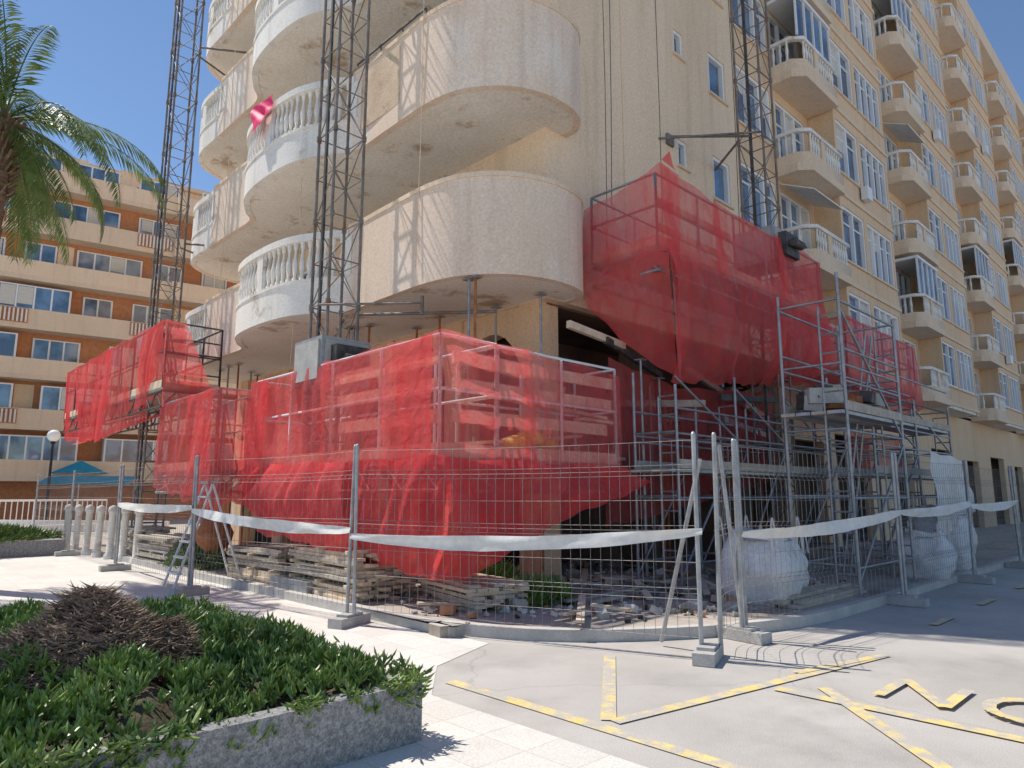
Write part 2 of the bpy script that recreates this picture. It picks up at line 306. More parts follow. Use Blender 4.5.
for mI in range(nm):
    s0=7.2+9.2*mI
    for kx in range(8):
        z0=4.8+2.75*kx; z1=z0+2.75
        if kx==0 :z0=4.9
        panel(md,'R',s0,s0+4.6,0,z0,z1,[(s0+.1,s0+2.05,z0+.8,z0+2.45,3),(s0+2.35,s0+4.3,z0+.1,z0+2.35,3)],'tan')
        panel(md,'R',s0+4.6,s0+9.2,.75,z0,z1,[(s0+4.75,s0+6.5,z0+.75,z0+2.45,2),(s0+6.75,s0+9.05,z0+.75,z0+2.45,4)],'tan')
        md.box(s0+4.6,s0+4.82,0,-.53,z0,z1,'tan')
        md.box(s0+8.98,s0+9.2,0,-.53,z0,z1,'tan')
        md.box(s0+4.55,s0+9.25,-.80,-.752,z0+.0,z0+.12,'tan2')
        x0,x1=s0+2.05,s0+4.57; pj=.95
        olp=[(x0,0),(x0,-pj+.3),(x0+.28,-pj),(x1-.03,-pj),(x1-.02,-.78)][::-1]
        bal.prism([(x0,0),(x0,-pj+.3),(x0+.28,-pj),(x1-.02,-pj),(x1-.02,0)],z0-.12,z0+.1,'tan2')
        bal.ribbon(olp,z0+.1,z0+.42,.12,'tan2',.012); bal.ribbon(olp,z0+1.0,z0+1.1,.15,'white',0)
        bal.box(x0+1.0,x0+1.25,-pj+.02,-pj+.13,z0+.42,z0+1.0,'tan2')
        def bl(p0,p1):
            ll=math.hypot(p1[0]-p0[0],p1[1]-p0[1]); nn=max(1,int(ll/(.15 if mI<3 else .24)))
            for j in range(nn):
                t=(j+.5)/nn; x=p0[0]+(p1[0]-p0[0])*t; y=p0[1]+(p1[1]-p0[1])*t
                bal.lathe((x,y,z0+.42),[(.05,0),(.03,.12),(.052,.3),(.028,.48),(.045,.58)],'white',4)
        bl((x0+.07,-.05),(x0+.07,-pj+.32)); bl((x0+.3,-pj+.08),(x0+.98,-pj+.08)); bl((x0+1.27,-pj+.08),(x1-.1,-pj+.08))
        q=R.random()
        if q<.25: md.box(s0+6.3,s0+6.72,-1.0,-.803,z0+.3,z0+.72,'frame')
        if .25<q<.33: bal.obox((s0+3.3,-.5,z0+2.3),(2.0,1.0,.03),0,R.choice(['white','tan2','cloth']),.45)
        if .33<q<.5:
            bal.box(x0+.1,x1-.05,-pj+.14,-pj+.16,z0+1.12,z0+2.4,'glass')
            for e in range(5): xx=x0+.1+(x1-x0-.2)*e/4; bal.box(xx-.03,xx+.03,-pj+.09,-pj+.139,z0+1.11,z0+2.4,'frame')
            bal.box(x0+.05,x1-.03,-pj+.06,-.01,z0+2.4,z0+2.5,'frame')
    md.box(s0+4.6,s0+9.2,-.75,0,4.78,4.9,'soffit')
    md.box(s0,s0+9.2,-.78,.2,26.8,27.9,'tan2')
    x0=s0+1.5 if mI==0 else s0
    panel(md,'R',x0,s0+9.2,.0,.1,4.78,[(x0+.7,x0+2.6,.12,3.0,0),(s0+4.9,s0+7.6,.12,3.3,0)],'tan')
md.obj('street_facade',bld); bal.obj('street_balconies',bld)
rf=MB(); rf.box(0.2,80,0.2,12.8,27.0,27.2,'concrete'); rf.obj('roof',bld)
ctl=[(.55,0),(.5,-.35),(.1,-.68),(-.6,-.75),(-1.3,-.5),(-1.8,.05),(-2,.8),(-2,2.0),(-2,3.1),(-2.3,3.6),(-2.65,4.4),(-2.75,5.5),(-2.65,6.6),(-2.3,7.4),(-2,7.9),(-2,9.0),(-2,10.3),(-2,11.6),(-1.7,12.4),(-1.0,12.9),(0,13.05)]
out=catmull(ctl,8)
cb=MB(); 
for kx in range(7):
    zb=4.9+3.15*kx
    inner=offset(out,.05)
    pl=[(x,y) for x,y in inner]
    cb.prism([(.5,.0)]+pl[1:-1]+[(0,13),(0,0.0)],zb+.012,zb+.28,'soffit','soffit')
    def kind(b): 
        if b<3.15:return 0
        if 7.6<b<10.2:return 0
        if b>12.2:return 0
        return 1
    runs=[];cur=[out[0]];kk=kind(out[0][1])
    for q in out[1:]:
        cur.append(q)
        if kind(q[1])!=kk: runs.append((kk,cur));cur=[q];kk=kind(q[1])
    runs.append((kk,cur))
    for kk,r in runs:
        if len(r)<2:continue
        if kk==0:
            cb.ribbon(r,zb,zb+1.6,.13,'balc'); cb.ribbon(r,zb+1.6,zb+1.68,.17,'tan2',-.02)
        else:
            cb.ribbon(r,zb,zb+.62,.13,'white'); cb.ribbon(r,zb+.62,zb+.68,.16,'white',-.02); cb.ribbon(r,zb+1.44,zb+1.58,.18,'white',-.02)
            mid=offset(r,.07); acc=0
            for i in range(len(mid)-1):
                p0,p1=mid[i],mid[i+1]; ll=math.hypot(p1[0]-p0[0],p1[1]-p0[1]); t=0
                while acc+ (ll-t)>=.17:
                    t+=.17-acc; acc=0
                    cb.lathe((p0[0]+(p1[0]-p0[0])*t/ll,p0[1]+(p1[1]-p0[1])*t/ll,zb+.68),[(.06,0),(.06,.05),(.032,.1),(.062,.28),(.055,.38),(.027,.55),(.027,.62),(.052,.68),(.052,.76)],'white',6)
                acc+=ll-t
            for e in(r[0],r[-1]): cb.box(e[0]-.0,e[0]+.22,e[1]-.11,e[1]+.11,zb+.68,zb+1.44,'white')
            for e in (r[len(r)//2],): cb.box(e[0]+.0,e[0]+.2,e[1]-.12,e[1]+.12,zb+.68,zb+1.44,'white')
    if kx in(1,2,3):
        cb.box(-2.006,-1.99,1.15,2.95,zb+.35,zb+1.5,'patch')
        cb.tube((-2.02,.9,zb+1.78),(-2.02,3.1,zb+1.78),.02,'darksteel')
        for b_ in(.9,1.6,2.3,3.1): cb.tube((-2.0,b_,zb+1.66),(-2.02,b_,zb+1.78),.015,'darksteel')
cb.obj('corner_balconies',bld)
# ------------------------------------------------------------ masts
def mast(name,a,b,z1,w=.56):
    e=group(name); m=MB(); h=w/2; c=[(a-h,b-h),(a+h,b-h),(a+h,b+h),(a-h,b+h)]
    for x,y in c: m.tube((x,y,.1),(x,y,z1),.027,'mast',6)
    n=int(z1/.75)
    for i in range(n):
        z=.1+i*(z1-.1)/n; zz=.1+(i+1)*(z1-.1)/n
        for j in range(4):
            p,q=c[j],c[(j+1)%4]
            m.tube((*p,z),(*q,z),.013,'mast',4)
            if (i+j)%2: m.tube((*p,z),(*q,zz),.011,'mast',4)
            else: m.tube((*q,z),(*p,zz),.011,'mast',4)
        if i%2==0:
            for x,y in c: m.tube((x,y,z-.05),(x,y,z+.05),.042,'mast',6)
    m.box(a-h-.02,a-h+.02,b-.03,b+.03,.1,z1,'darksteel')
    m.obj('lattice',e)
    f=MB(); f.box(a-.6,a+.6,b-.6,b+.6,.12,.28,'steel'); f.obj('base',e)
    return e
m1=mast('mast_climber_tower',-2.72,11.2,29); m2=mast('mast_climber_tower',-2.72,2.35,29); m3=mast('mast_climber_tower',5.4,-1.35,29)
t=MB()
for z in(9.3,15.5):
    t.tube((5.1,-1.35,z),(4.0,0,z+.1),.03,'mast'); t.tube((5.1,-1.1,z),(6.0,0,z),.03,'mast'); t.tube((5.1,-1.6,z),(3.6,0,z-.1),.025,'mast'); t.obox((4.0,-.03,z),(.25,.06,.25),0,'mast')
t.obj('wall_ties',m3)
t=MB()
for z in(4.55,10.9):
    t.tube((-2.4,2.1,z),(-1.0,.2,z-.05),.028,'mast'); t.tube((-2.4,2.6,z),(-2.05,3.4,z),.028,'mast'); t.tube((-3.2,2.0,z),(-1.9,1.0,z+.08),.02,'mast'); t.tube((-1.9,1,z-.12),(-1.9,1,z+.2),.03,'mast')
t.obj('wall_ties',m2)
t=MB()
for z in(8.2,14): t.tube((-2.4,11,z),(-.1,9.5,z),.03,'mast'); t.tube((-2.4,11.4,z),(-.1,12.4,z),.03,'mast')
t.obj('wall_ties',m1)
def drivebox(par,a,b,z,w=.9,h=.75):
    d=MB(); d.box(a-w/2,a+w/2,b-w/2,b+w/2,z,z+h,'steel'); d.box(a-w/2-.03,a-w/2-.001,b-w/2+.06,b+w/2-.06,z+.06,z+h-.06,'concrete')
    d.box(a-.3,a+.3,b-w/2-.2,b-w/2-.031,z+.1,z+h-.15,'darksteel'); d.box(a-w/2+.06,a+w/2-.06,b-w/2-.03,b-w/2-.001,z+.06,z+h-.06,'concrete')
    d.tube((a-.2,b-w/2-.3,z+.35),(a+.2,b-w/2-.3,z+.35),.09,'darksteel',8); d.obj('drive_unit',par)
rp=MB()
for (a,b,zb,zt) in((-2.06,.95,5.2,27),(.75,-.9,6.5,27),(3.1,-.35,5,27),(5.9,-.6,6,27),(-2.2,4.9,4,27),(-2.4,8.4,5,27),(1.4,-.25,5,27)):
    n=10; pts=[(a+.04*math.sin(i*1.3),b+.04*math.cos(i*.9),zb+(zt-zb)*i/n) for i in range(n+1)]; rp.path(pts,.009,'wood' if a<0 else 'darksteel',4)
rp.obj('hanging_ropes')

# ------------------------------------------------------------ nets & platforms
def resamp(P,n):
    P=[Vector(p) for p in P]; d=[0]
    for i in range(1,len(P)): d.append(d[-1]+(P[i]-P[i-1]).length)
    out=[];T=d[-1]
    for i in range(n):
        t=T*i/(n-1);j=0
        while j<len(P)-2 and d[j+1]<t:j+=1
        f=(t-d[j])/max(1e-6,d[j+1]-d[j]); out.append(P[j].lerp(P[j+1],min(1,f)))
    return out
def net(mb,top,bot,k='net',amp=.06,sag=0.0,seed=0,dens=.055,out=(0,0)):
    TL=sum((Vector(top[i+1])-Vector(top[i])).length for i in range(len(top)-1))
    nu=max(6,int(TL/dens)); A=resamp(top,nu);B=resamp(bot,nu)
    hgt=max((A[i]-B[i]).length for i in range(nu)); nv=max(5,int(hgt/dens))
    G=[]
    for i in range(nu):
        row=[]
        for j in range(nv+1):
            t=j/nv; p=A[i].lerp(B[i],t)
            tl=TL*i/nu
            sk_=tl+.35*math.sin(t*2.2+seed)
            f=noise.noise((sk_*3.0+seed*7.1,t*.7,seed))*1.1+noise.noise((sk_*6.5+seed,t*.9+3,seed+5))*.4+.8*noise.noise((tl*1.1,t*1.5,seed+9))
            e=math.sin(math.pi*t)**.6 if 0<t<1 else (.0 if t==0 else .35)
            w=amp*f*(.25+.9*e)
            c=tl% 1.35/1.35
            tang=(A[min(nu-1,i+1)]-A[max(0,i-1)]); tang.normalize()
            nrm=Vector((tang.y,-tang.x,0)); 
            if nrm.length<.1:nrm=Vector((1,0,0))
            nrm.normalize()
            q=p+nrm*w; q.z-= (1-abs(2*c-1))*.05*(1-t) ; q.z-=sag*math.sin(math.pi*t)*hgt
            if t>.93: q.z+=.05*noise.noise((tl*2.3,seed,4))*(2 if t==1 else 1)
            q.x+=out[0]*math.sin(math.pi*t); q.y+=out[1]*math.sin(math.pi*t)
            row.append(tuple(q))
        G.append(row)
    mb.grid(G,k)
def frame(mb,a0,a1,b0,b1,zf,zt,k='steel',kt='steel'):
    mb.box(a0,a1,b0,b1,zf-.05,zf,'greywood')
    for (x0,y0,x1,y1) in((a0,b0,a1,b0),(a0,b1,a1,b1),(a0,b0,a0,b1),(a1,b0,a1,b1)):
        l=math.hypot(x1-x0,y1-y0); n=max(1,round(l/.75))
        P=lambda f,z:(x0+(x1-x0)*f,y0+(y1-y0)*f,z)
        mb.tube((x0,y0,zf-.08),(x1,y1,zf-.08),.028,kt); mb.tube((x0,y0,zf-.42),(x1,y1,zf-.42),.028,kt)
        for i in range(n):
            f0,f1=i/n,(i+1)/n
            mb.tube(P(f0,zf-.42),P((f0+f1)/2,zf-.08),.016,kt,4); mb.tube(P((f0+f1)/2,zf-.08),P(f1,zf-.42),.016,kt,4)
        n=max(1,round(l/1.2))
        for i in range(n+1):
            f=i/n; mb.tube(P(f,zf),P(f,zt),.024,k)
        for zz in(zt,zf+(zt-zf)*.55): mb.tube((x0,y0,zz),(x1,y1,zz),.022,k)
        ex,ey=(0,.015) if abs(x1-x0)>abs(y1-y0) else (.015,0)
        mb.box(min(x0,x1)-ex,max(x0,x1)+ex,min(y0,y1)-ey,max(y0,y1)+ey,zf+.003,zf+.17,'wood')
A=group('work_platform'); f=MB()
zf,zt=2.02,3.56
frame(f,-3.15,-2.2,-1.1,4.2,zf,zt,'frame'); frame(f,-2.17,.4,-1.1,-.25,zf,zt-.02,'frame')
for z in(2.45,2.85,3.2):
    f.box(-3.11,-3.07,-1.0,.9+z*.2,z,z+.17,'wood'); f.box(-2.9,.25+.3*(z-2.5),-1.06,-1.02,z+.02,z+.19,'wood')
f.obox((-1.2,-.6,2.35),(2.9,.2,.05),.12,'wood',0,-.1); f.obox((-.4,-.5,2.9),(2.3,.16,.05),-.1,'wood',0,.08)
f.obox((.45,-.7,2.15),(1.5,.25,.05),.2,'greywood'); f.obox((.5,-.6,2.75),(.9,.2,.05),.1,'wood')
f.obj('frame',A)
n=MB()
net(n,[(-3.2,3.9,zt),(-3.2,1.6,zt+.02)],[(-3.25,4.0,1.9),(-3.25,1.5,1.85)],'net',.07,seed=1)
net(n,[(-3.22,1.75,zt+.03),(-3.2,-1.0,zt+.02)],[(-3.27,1.7,1.9),(-3.22,-1.0,1.95)],'net',.05,seed=2)
net(n,[(-3.19,.05,zt+.05),(-3.19,-1.15,zt+.06),(-2.2,-1.17,zt+.04),(-1.6,-1.18,zt)],[(-3.24,0,1.85),(-3.24,-1.15,1.9),(-2.2,-1.2,1.9),(-1.5,-1.2,1.9)],'net3',.04,seed=3)
net(n,[(-1.75,-1.15,zt),(.45,-1.15,zt-.08)],[(-1.7,-1.2,1.95),(.35,-1.25,1.95)],'net3',.05,seed=4)
net(n,[(-3.2,4.2,zt),(-2.2,4.25,zt)],[(-3.2,4.2,2),(-2.2,4.25,2)],'net',.04,seed=5)
# one continuous pleated skirt wrapping the corner below deck
net(n,[(-3.28,4.3,2.08),(-3.31,2,2.03),(-3.31,-.9,2.03),(-3.2,-1.24,2.03),(-1.5,-1.28,2.02),(.4,-1.31,2.0)],[(-3.15,5.2,1.5),(-2.95,2.2,.7),(-2.95,-.7,.5),(-2.7,-1.1,.5),(-1.1,-1.2,1.15),(1.0,-1.4,1.75)],'net2',.12,sag=.03,seed=6,out=(-.12,-.08))
net(n,[(-3.33,3.2,2.06),(-3.34,.8,2.05)],[(-3.3,3.6,.95),(-3.05,.6,.6)],'net',.12,sag=.03,seed=7,out=(-.2,0))
net(n,[(-3.24,4.3,zt),(-3.24,3.6,zt)],[(-3.3,4.4,1.4),(-3.3,3.6,1.6)],'net2',.05,seed=8)
n.obj('safety_netting',A)
drivebox(A,-2.72,2.35,3.3)
sk=MB()
for i in range(3):
    c=(-1.5+.35*i,-.75+.05*i,2.14+.1*(i%2))
    sk.lathe(c,[(.02,0),(.2,.02),(.24,.1),(.2,.2),(.05,.25),(0,.25)],'yel',9)
sk.obj('cement_sacks',A)
C=group('work_platform'); f=MB(); frame(f,-3.5,-2.6,5.0,8.2,2.02,3.5); f.obj('frame',C)
n=MB(); net(n,[(-3.55,8.2,3.5),(-3.55,5.0,3.55),(-3.5,4.93,3.55),(-2.6,4.93,3.5)],[(-3.5,8.4,1.7),(-3.6,5.0,1.3),(-3.5,4.9,1.3),(-2.7,4.9,1.6)],'net',.06,seed=11)
net(n,[(-3.57,6.5,3.52),(-3.57,5.2,3.54)],[(-3.6,6.3,1.5),(-3.6,5.0,1.6)],'net',.05,seed=12); n.obj('safety_netting',C)
B=group('work_platform'); f=MB(); frame(f,-3.6,-2.4,8.0,17.0,3.85,5.3,'darksteel','darksteel'); 
for z in (4.2,4.6,4.95): f.tube((-3.6,8,z),(-2.4,8,z),.02,'darksteel')
f.obj('frame',B)
n=MB(); net(n,[(-3.67,17,5.3),(-3.67,12,5.35)],[(-3.5,17.2,3.2),(-3.75,12,2.9)],'net2',.1,seed=13)
net(n,[(-3.69,12.4,5.35),(-3.66,8.0,5.35)],[(-3.75,12.6,2.85),(-3.5,9.2,3.3)],'net',.1,seed=14)
net(n,[(-3.66,9.5,5.36),(-3.66,8.05,5.36)],[(-3.7,9.6,3.5),(-3.5,8.3,3.7)],'net',.05,seed=15)
net(n,[(-3.75,15,2.95),(-3.5,9.4,3.25)],[(-2.6,15,3.6),(-2.5,8.6,3.7)],'net',.07,seed=16)
net(n,[(-3.66,7.96,5.34),(-3.2,7.95,5.32)],[(-3.6,7.96,3.4),(-2.5,7.95,3.7)],'net',.04,seed=17)
n.obj('safety_netting',B); drivebox(B,-2.72,11.2,5.0)
D=group('work_platform'); f=MB(); frame(f,.7,7.1,-1.8,-.45,5.55,6.78)
for z in(5.85,6.3): f.box(.8,3.2,-1.76,-1.72,z,z+.12,'wood')
for i in range(6): f.tube((1.0+i*1.1,-1.1,5.5),(1.6+i*1.0,-1.35,4.3),.016,'steel'); 
f.obj('frame',D); n=MB()
net(n,[(.6,-.35,6.55),(.62,-1.7,6.8),(.75,-1.86,7.0),(2.6,-1.87,6.8)],[(.5,-.3,5.1),(.6,-1.75,5.4),(.75,-1.95,5.4),(2.7,-1.97,5.4)],'net',.06,seed=21)
net(n,[(2.4,-1.88,6.82),(5.1,-1.87,6.8)],[(2.3,-1.99,5.4),(5.2,-1.97,5.4)],'net',.07,seed=22)
net(n,[(4.8,-1.89,6.82),(7.15,-1.86,6.8),(7.2,-.5,6.7)],[(4.8,-1.97,5.4),(7.2,-1.95,5.2),(7.3,-.5,5)],'net',.07,seed=23)
net(n,[(.5,-.3,5.15),(.6,-1.78,5.45),(.78,-1.96,5.42)],[(.75,-.4,4.7),(1.2,-1.1,3.85),(1.7,-1.45,3.5)],'net',.07,sag=.05,seed=24)
net(n,[(.74,-1.97,5.44),(3,-1.99,5.44),(7.2,-1.97,5.3)],[(1.6,-1.4,3.45),(3.4,-1.5,3.6),(7.1,-1.2,4.0)],'net',.16,sag=.10,seed=25,out=(0,-.22))
net(n,[(4.2,-1.99,5.46),(7.25,-1.97,5.3)],[(4.6,-1.5,3.7),(7.2,-1.3,4.1)],'net3',.1,sag=.09,seed=26,out=(0,-.26))
net(n,[(.74,-1.90,6.95),(1.2,-1.92,6.9)],[(.8,-2.0,3.9),(1.5,-1.6,3.35)],'net',.08,seed=27)
n.obj('safety_netting',D); drivebox(D,5.4,-1.35,6.35)
tp=MB(); net(tp,[(.75,-1.9,7.0),(1.15,-1.92,6.95)],[(.98,-1.9,7.22),(1.0,-1.9,7.22)],'net2',.02,seed=30); tp.obj('net_tip',D)
E=group('work_platform'); f=MB(); frame(f,8.2,13.2,-1.9,-.9,4.35,5.7); f.obj('frame',E)
n=MB(); net(n,[(8.1,-.9,5.7),(8.15,-1.97,5.75),(13.2,-1.97,5.7)],[(8.1,-.9,4.1),(8.15,-2.05,4.0),(13.2,-2.05,3.9)],'net',.07,seed=31)
net(n,[(8.15,-2.07,4.05),(13.2,-2.05,3.95)],[(8.6,-1.2,3.2),(12.8,-1.2,3.4)],'net',.08,seed=32); n.obj('safety_netting',E)
cu=MB(); net(cu,[(.9,-.6,3.9),(3.0,-.65,3.6),(6.8,-.7,3.9)],[(.9,-.5,1.0),(3.0,-.6,1.3),(6.8,-.8,1.9)],'net3',.1,seed=33)
net(cu,[(7,-2.2,3.0),(10.5,-2.2,3.0)],[(7,-2.2,2.0),(10.5,-2.2,2.1)],'net',.08,seed=34)
cu.obj('net_curtain')

# ------------------------------------------------------------ scaffolding tower
def scaffold(name,xs,ys,zt,decks):
    e=group(name); m=MB()
    for x in xs:
        for y in ys:
            m.tube((x,y,.1),(x,y,zt+(R.uniform(-.2,.2))),.026,'steel',6); m.box(x-.08,x+.08,y-.08,y+.08,.12,.14,'steel')
    z=.5
    while z<zt:
        for y in ys: m.tube((xs[0],y,z),(xs[-1],y,z),.02,'steel')
        for x in xs: m.tube((x,ys[0],z+.03),(x,ys[-1],z+.03),.02,'steel')
        z+=1.0
    for x in xs:
        z=.4
        while z<zt-.2: m.tube((x,ys[0],z),(x,ys[0]+.32,z),.014,'steel',4); z+=.3
        m.tube((x,ys[0]+.32,.14),(x,ys[0]+.32,zt-.3),.018,'steel')
    for i in range(len(xs)-1):
        m.tube((xs[i],ys[0],.3),(xs[i+1],ys[0],2.4),.02,'steel'); m.tube((xs[i+1],ys[0],2.5),(xs[i],ys[0],4.4 if zt>4 else 3.4),.02,'steel')
        m.tube((xs[i],ys[-1],.3),(xs[i+1],ys[-1],2.4),.02,'steel')
    m.obj('tubes',e)
    d=MB()
    for z in decks:
        nb=4; w=(ys[-1]-ys[0])/nb
        for j in range(nb): d.box(xs[0]-.15,xs[-1]+.15,ys[0]+w*j+.01,ys[0]+w*(j+1)-.01,z,z+.05,'greywood' if j%2 else 'steel')
        for y in (ys[0],ys[-1]):
            d.box(xs[0],xs[-1],y-.02,y+.02,z+.06,z+.2,'greywood')
            for zz in(z+.5,z+1.0): d.tube((xs[0],y,zz),(xs[-1],y,zz),.02,'steel')
    d.obj('decks',e); return e
sc=scaffold('scaffold_tower',[2.3,4.75],[-3.95,-3.0],4.75,[2.75,])
l=MB()
for x in(3.9,4.2): l.tube((x,-3.1,.15),(x+.2,-3.7,4.3),.018,'steel')
for i in range(14): t_=i/14; l.tube((3.9+.2*t_,-3.1-.6*t_,.2+4.1*t_),(4.2+.2*t_,-3.1-.6*t_,.2+4.1*t_),.012,'steel',4)
l.obj('ladder',sc)
sc2=scaffold('scaffold_tower',[5.6,8.2,10.8],[-3.2,-2.4],3.7,[1.9,3.0])
sc3=scaffold('scaffold_tower',[.9,2.8,4.7,6.8],[-1.9,-1.1],3.4,[1.9,])
cl=MB()
for i in range(30): cl.obox((R.uniform(2.5,4.6),R.uniform(-3.8,-3.1),2.87+R.random()*.3),(R.uniform(.1,.6),R.uniform(.1,.3),R.uniform(.05,.3)),R.random()*3,R.choice(['greywood','rust','darksteel','concrete','darksteel']),R.random()*.3)
cl.obj('stored_materials')
pr=MB()
for i in range(36):
    if i<16: a,b=R.uniform(-1.8,-.1),R.uniform(-.5,12); 
    else: a,b=R.uniform(.8,8),R.uniform(-1.2,1.6)
    z1=4.88 if (i<16 or b>.2) else R.uniform(3.2,4.6)
    pr.tube((a,b,.13),(a,b,2.4),.03,'steel' if i%3 else 'rust',6); pr.tube((a,b,2.4),(a,b,z1-.02),.022,'rust' if i%2 else 'steel',6); pr.box(a-.08,a+.08,b-.08,b+.08,z1-.02,z1-.01,'steel'); pr.box(a-.08,a+.08,b-.08,b+.08,.12,.135,'steel')
pr.obj('steel_props')
bm=MB()
for i in range(22):
    a=R.uniform(.5,7); b=R.uniform(-1.2,1.5); bm.obox((a,b,R.uniform(2.2,4.3)),(R.uniform(1.5,3.5),.08,.12),R.uniform(-.3,.3)+(1.57 if i%4==0 else 0),R.choice(['greywood','wood','darksteel','steel']),0,R.uniform(-.15,.15))
bm.obj('shoring_beams')

# ------------------------------------------------------------ site fence
def fence(mb,p,q,h=2.15):
    P=Vector((p[0],p[1],0));Q=Vector((q[0],q[1],0)); d=(Q-P); Ln=d.length; d.normalize(); nn=Vector((-d.y,d.x,0))
    P=P+d*.06;Q=Q-d*.06;Ln-=.12
    tl=[Vector((R.uniform(-.03,.03),R.uniform(-.04,.04),0)) for _ in(0,1)]
    for c,tt in((P,tl[0]),(Q,tl[1])): mb.tube((c.x,c.y,.05),(c.x+tt.x,c.y+tt.y,h),.023,'fence',8); mb.lathe((c.x+tt.x,c.y+tt.y,h),[(.023,0),(.016,.02),(0,.025)],'fence',8)
    bz=[(.2,0),(.55,0),(.6,.035),(.65,0),(1.15,0),(1.2,.035),(1.25,0),(1.75,0),(1.8,.035),(1.85,0),(h-.06,0)]
    nw=int(Ln/.11)
    b1,b2_=R.uniform(.02,.08),R.uniform(-.02,.02)
    bow=lambda t:b1*math.sin(math.pi*t)+b2_*math.sin(2*math.pi*t)
    def off(t,z): return nn*bow(t)+ (tl[0]*(1-t)+tl[1]*t)*(z/h)
    for i in range(1,nw):
        t=i/nw; c=P+d*(Ln*t)
        pts=[tuple(c+off(t,z)+nn*o+Vector((0,0,z-.02*math.sin(math.pi*t)))) for z,o in bz]
        mb.path(pts,.0026,'wire',3)
    for z,o in bz+[(.38,0),(.9,0),(1.5,0)]:
        pts=[tuple(P+d*(Ln*i/8)+off(i/8,z)+nn*o+Vector((0,0,z-.02*math.sin(math.pi*i/8)))) for i in range(9)]; mb.path(pts,.003,'wire',3)
def foot(mb,x,y,rz):
    mb.obox((x,y,.06),(.56,.2,.11),rz,'concrete'); mb.obox((x,y,.13),(.3,.16,.028),rz,'concrete')
fl=[(-14.6,21.5),(-11.4,18.2),(-8.2,14.7),(-5.03,11.15),(-1.95,8.65),(1.86,6.87)]
fr=[(1.98,6.92),(2.5,7.8),(5.58,10.17),(8.25,12.7),(10.9,15.2),(13.5,17.7),(16.1,20.2),(18.7,22.7)]
ban=MB()
def banner(p,q,z0,z1,sag,seed):
    G=[];n=60; d=Vector((q[0]-p[0],q[1]-p[1],0)).normalized(); nn=Vector((d.y,-d.x,0))
    for i in range(n+1):
        t=i/n;row=[]; c=z0+(z1-z0)*t-sag*4*t*(1-t)
        w=.03+.05*math.sin(math.pi*t)**.6+.015*noise.noise((t*4,seed,0))
        tw=.7*noise.noise((t*2.5,seed,9))
        for j in range(6):
            v=j/5-.5; off=.05+.025*noise.noise((t*7,v*1.5,seed))+v*2*w*math.sin(tw)
            row.append((p[0]+(q[0]-p[0])*t+nn.x*off,p[1]+(q[1]-p[1])*t+nn.y*off,c+v*2*w*math.cos(tw)+.006*noise.noise((t*16,v,seed+3))))
        G.append(row)
    ban.grid(G,'cloth')
for seq in(fl,fr):
    for i in range(len(seq)-1):
        mb=MB(); fence(mb,seq[i],seq[i+1]); ang=math.atan2(seq[i+1][1]-seq[i][1],seq[i+1][0]-seq[i][0])+1.57
        if not(seq is fr and i==0): foot(mb,seq[i][0],seq[i][1],ang)
        if i==len(seq)-2: foot(mb,seq[i+1][0],seq[i+1][1],ang)
        mb.obj('construction_fence',None,False)
banner(fl[3],fl[4],1.3,1.12,.06,1); banner(fl[4],fl[5],1.05,1.2,.10,2); banner(fr[1],fr[2],1.12,1.3,.07,3); banner(fr[2],fr[3],1.3,1.4,.06,4)
banner(fl[2],fl[3],1.35,1.35,.05,5); banner(fr[3],fr[4],1.35,1.4,.06,6)
ban.obj('banner_strip',None,False)
br=MB(); br.tube((1.86,6.87,1.9),(1.55,7.5,.05),.022,'fence',8); br.tube((2.5,7.8,.1),(2.3,7.7,2.1),.022,'fence',8); br.obj('fence_brace',None,False)

# ------------------------------------------------------------ site materials
def stack(name,a,b,la,lb,n,rz,k,z=.12,th=.045,jit=.06):
    m=MB()
    for i in range(n):
        nb=max(1,int(lb/.16))
        if i%5==4:
            for t in(-.4,0,.4): m.obox((a+math.cos(rz)*la*t,b+math.sin(rz)*la*t,z+th*i+th/2),(.08,lb,th*.95),rz,k)
            continue
        for j in range(nb):
            if R.random()<.12:continue
            o=(j-(nb-1)/2)*.165
            m.obox((a-math.sin(rz)*o+R.uniform(-jit,jit),b+math.cos(rz)*o,z+th*i+th/2),(la*R.uniform(.82,1.03),.14,th*.93),rz+R.uniform(-.02,.02),k if R.random()<.7 else 'greywood')
    return m.obj(name)
stack('timber_stack',-2.75,1.5,2.3,1.1,15,1.5,'wood'); stack('timber_stack',-2.75,3.9,1.9,1.1,12,1.62,'wood'); stack('timber_stack',-2.1,-.5,1.7,.8,7,1.35,'wood')
stack('board_stack',-2.9,8.6,2.2,1.0,12,1.57,'greywood'); stack('board_stack',-2.7,11.4,2.0,1.0,14,1.5,'greywood')
stack('pallet_planks',1.6,-3.65,2.4,.5,3,0,'greywood')
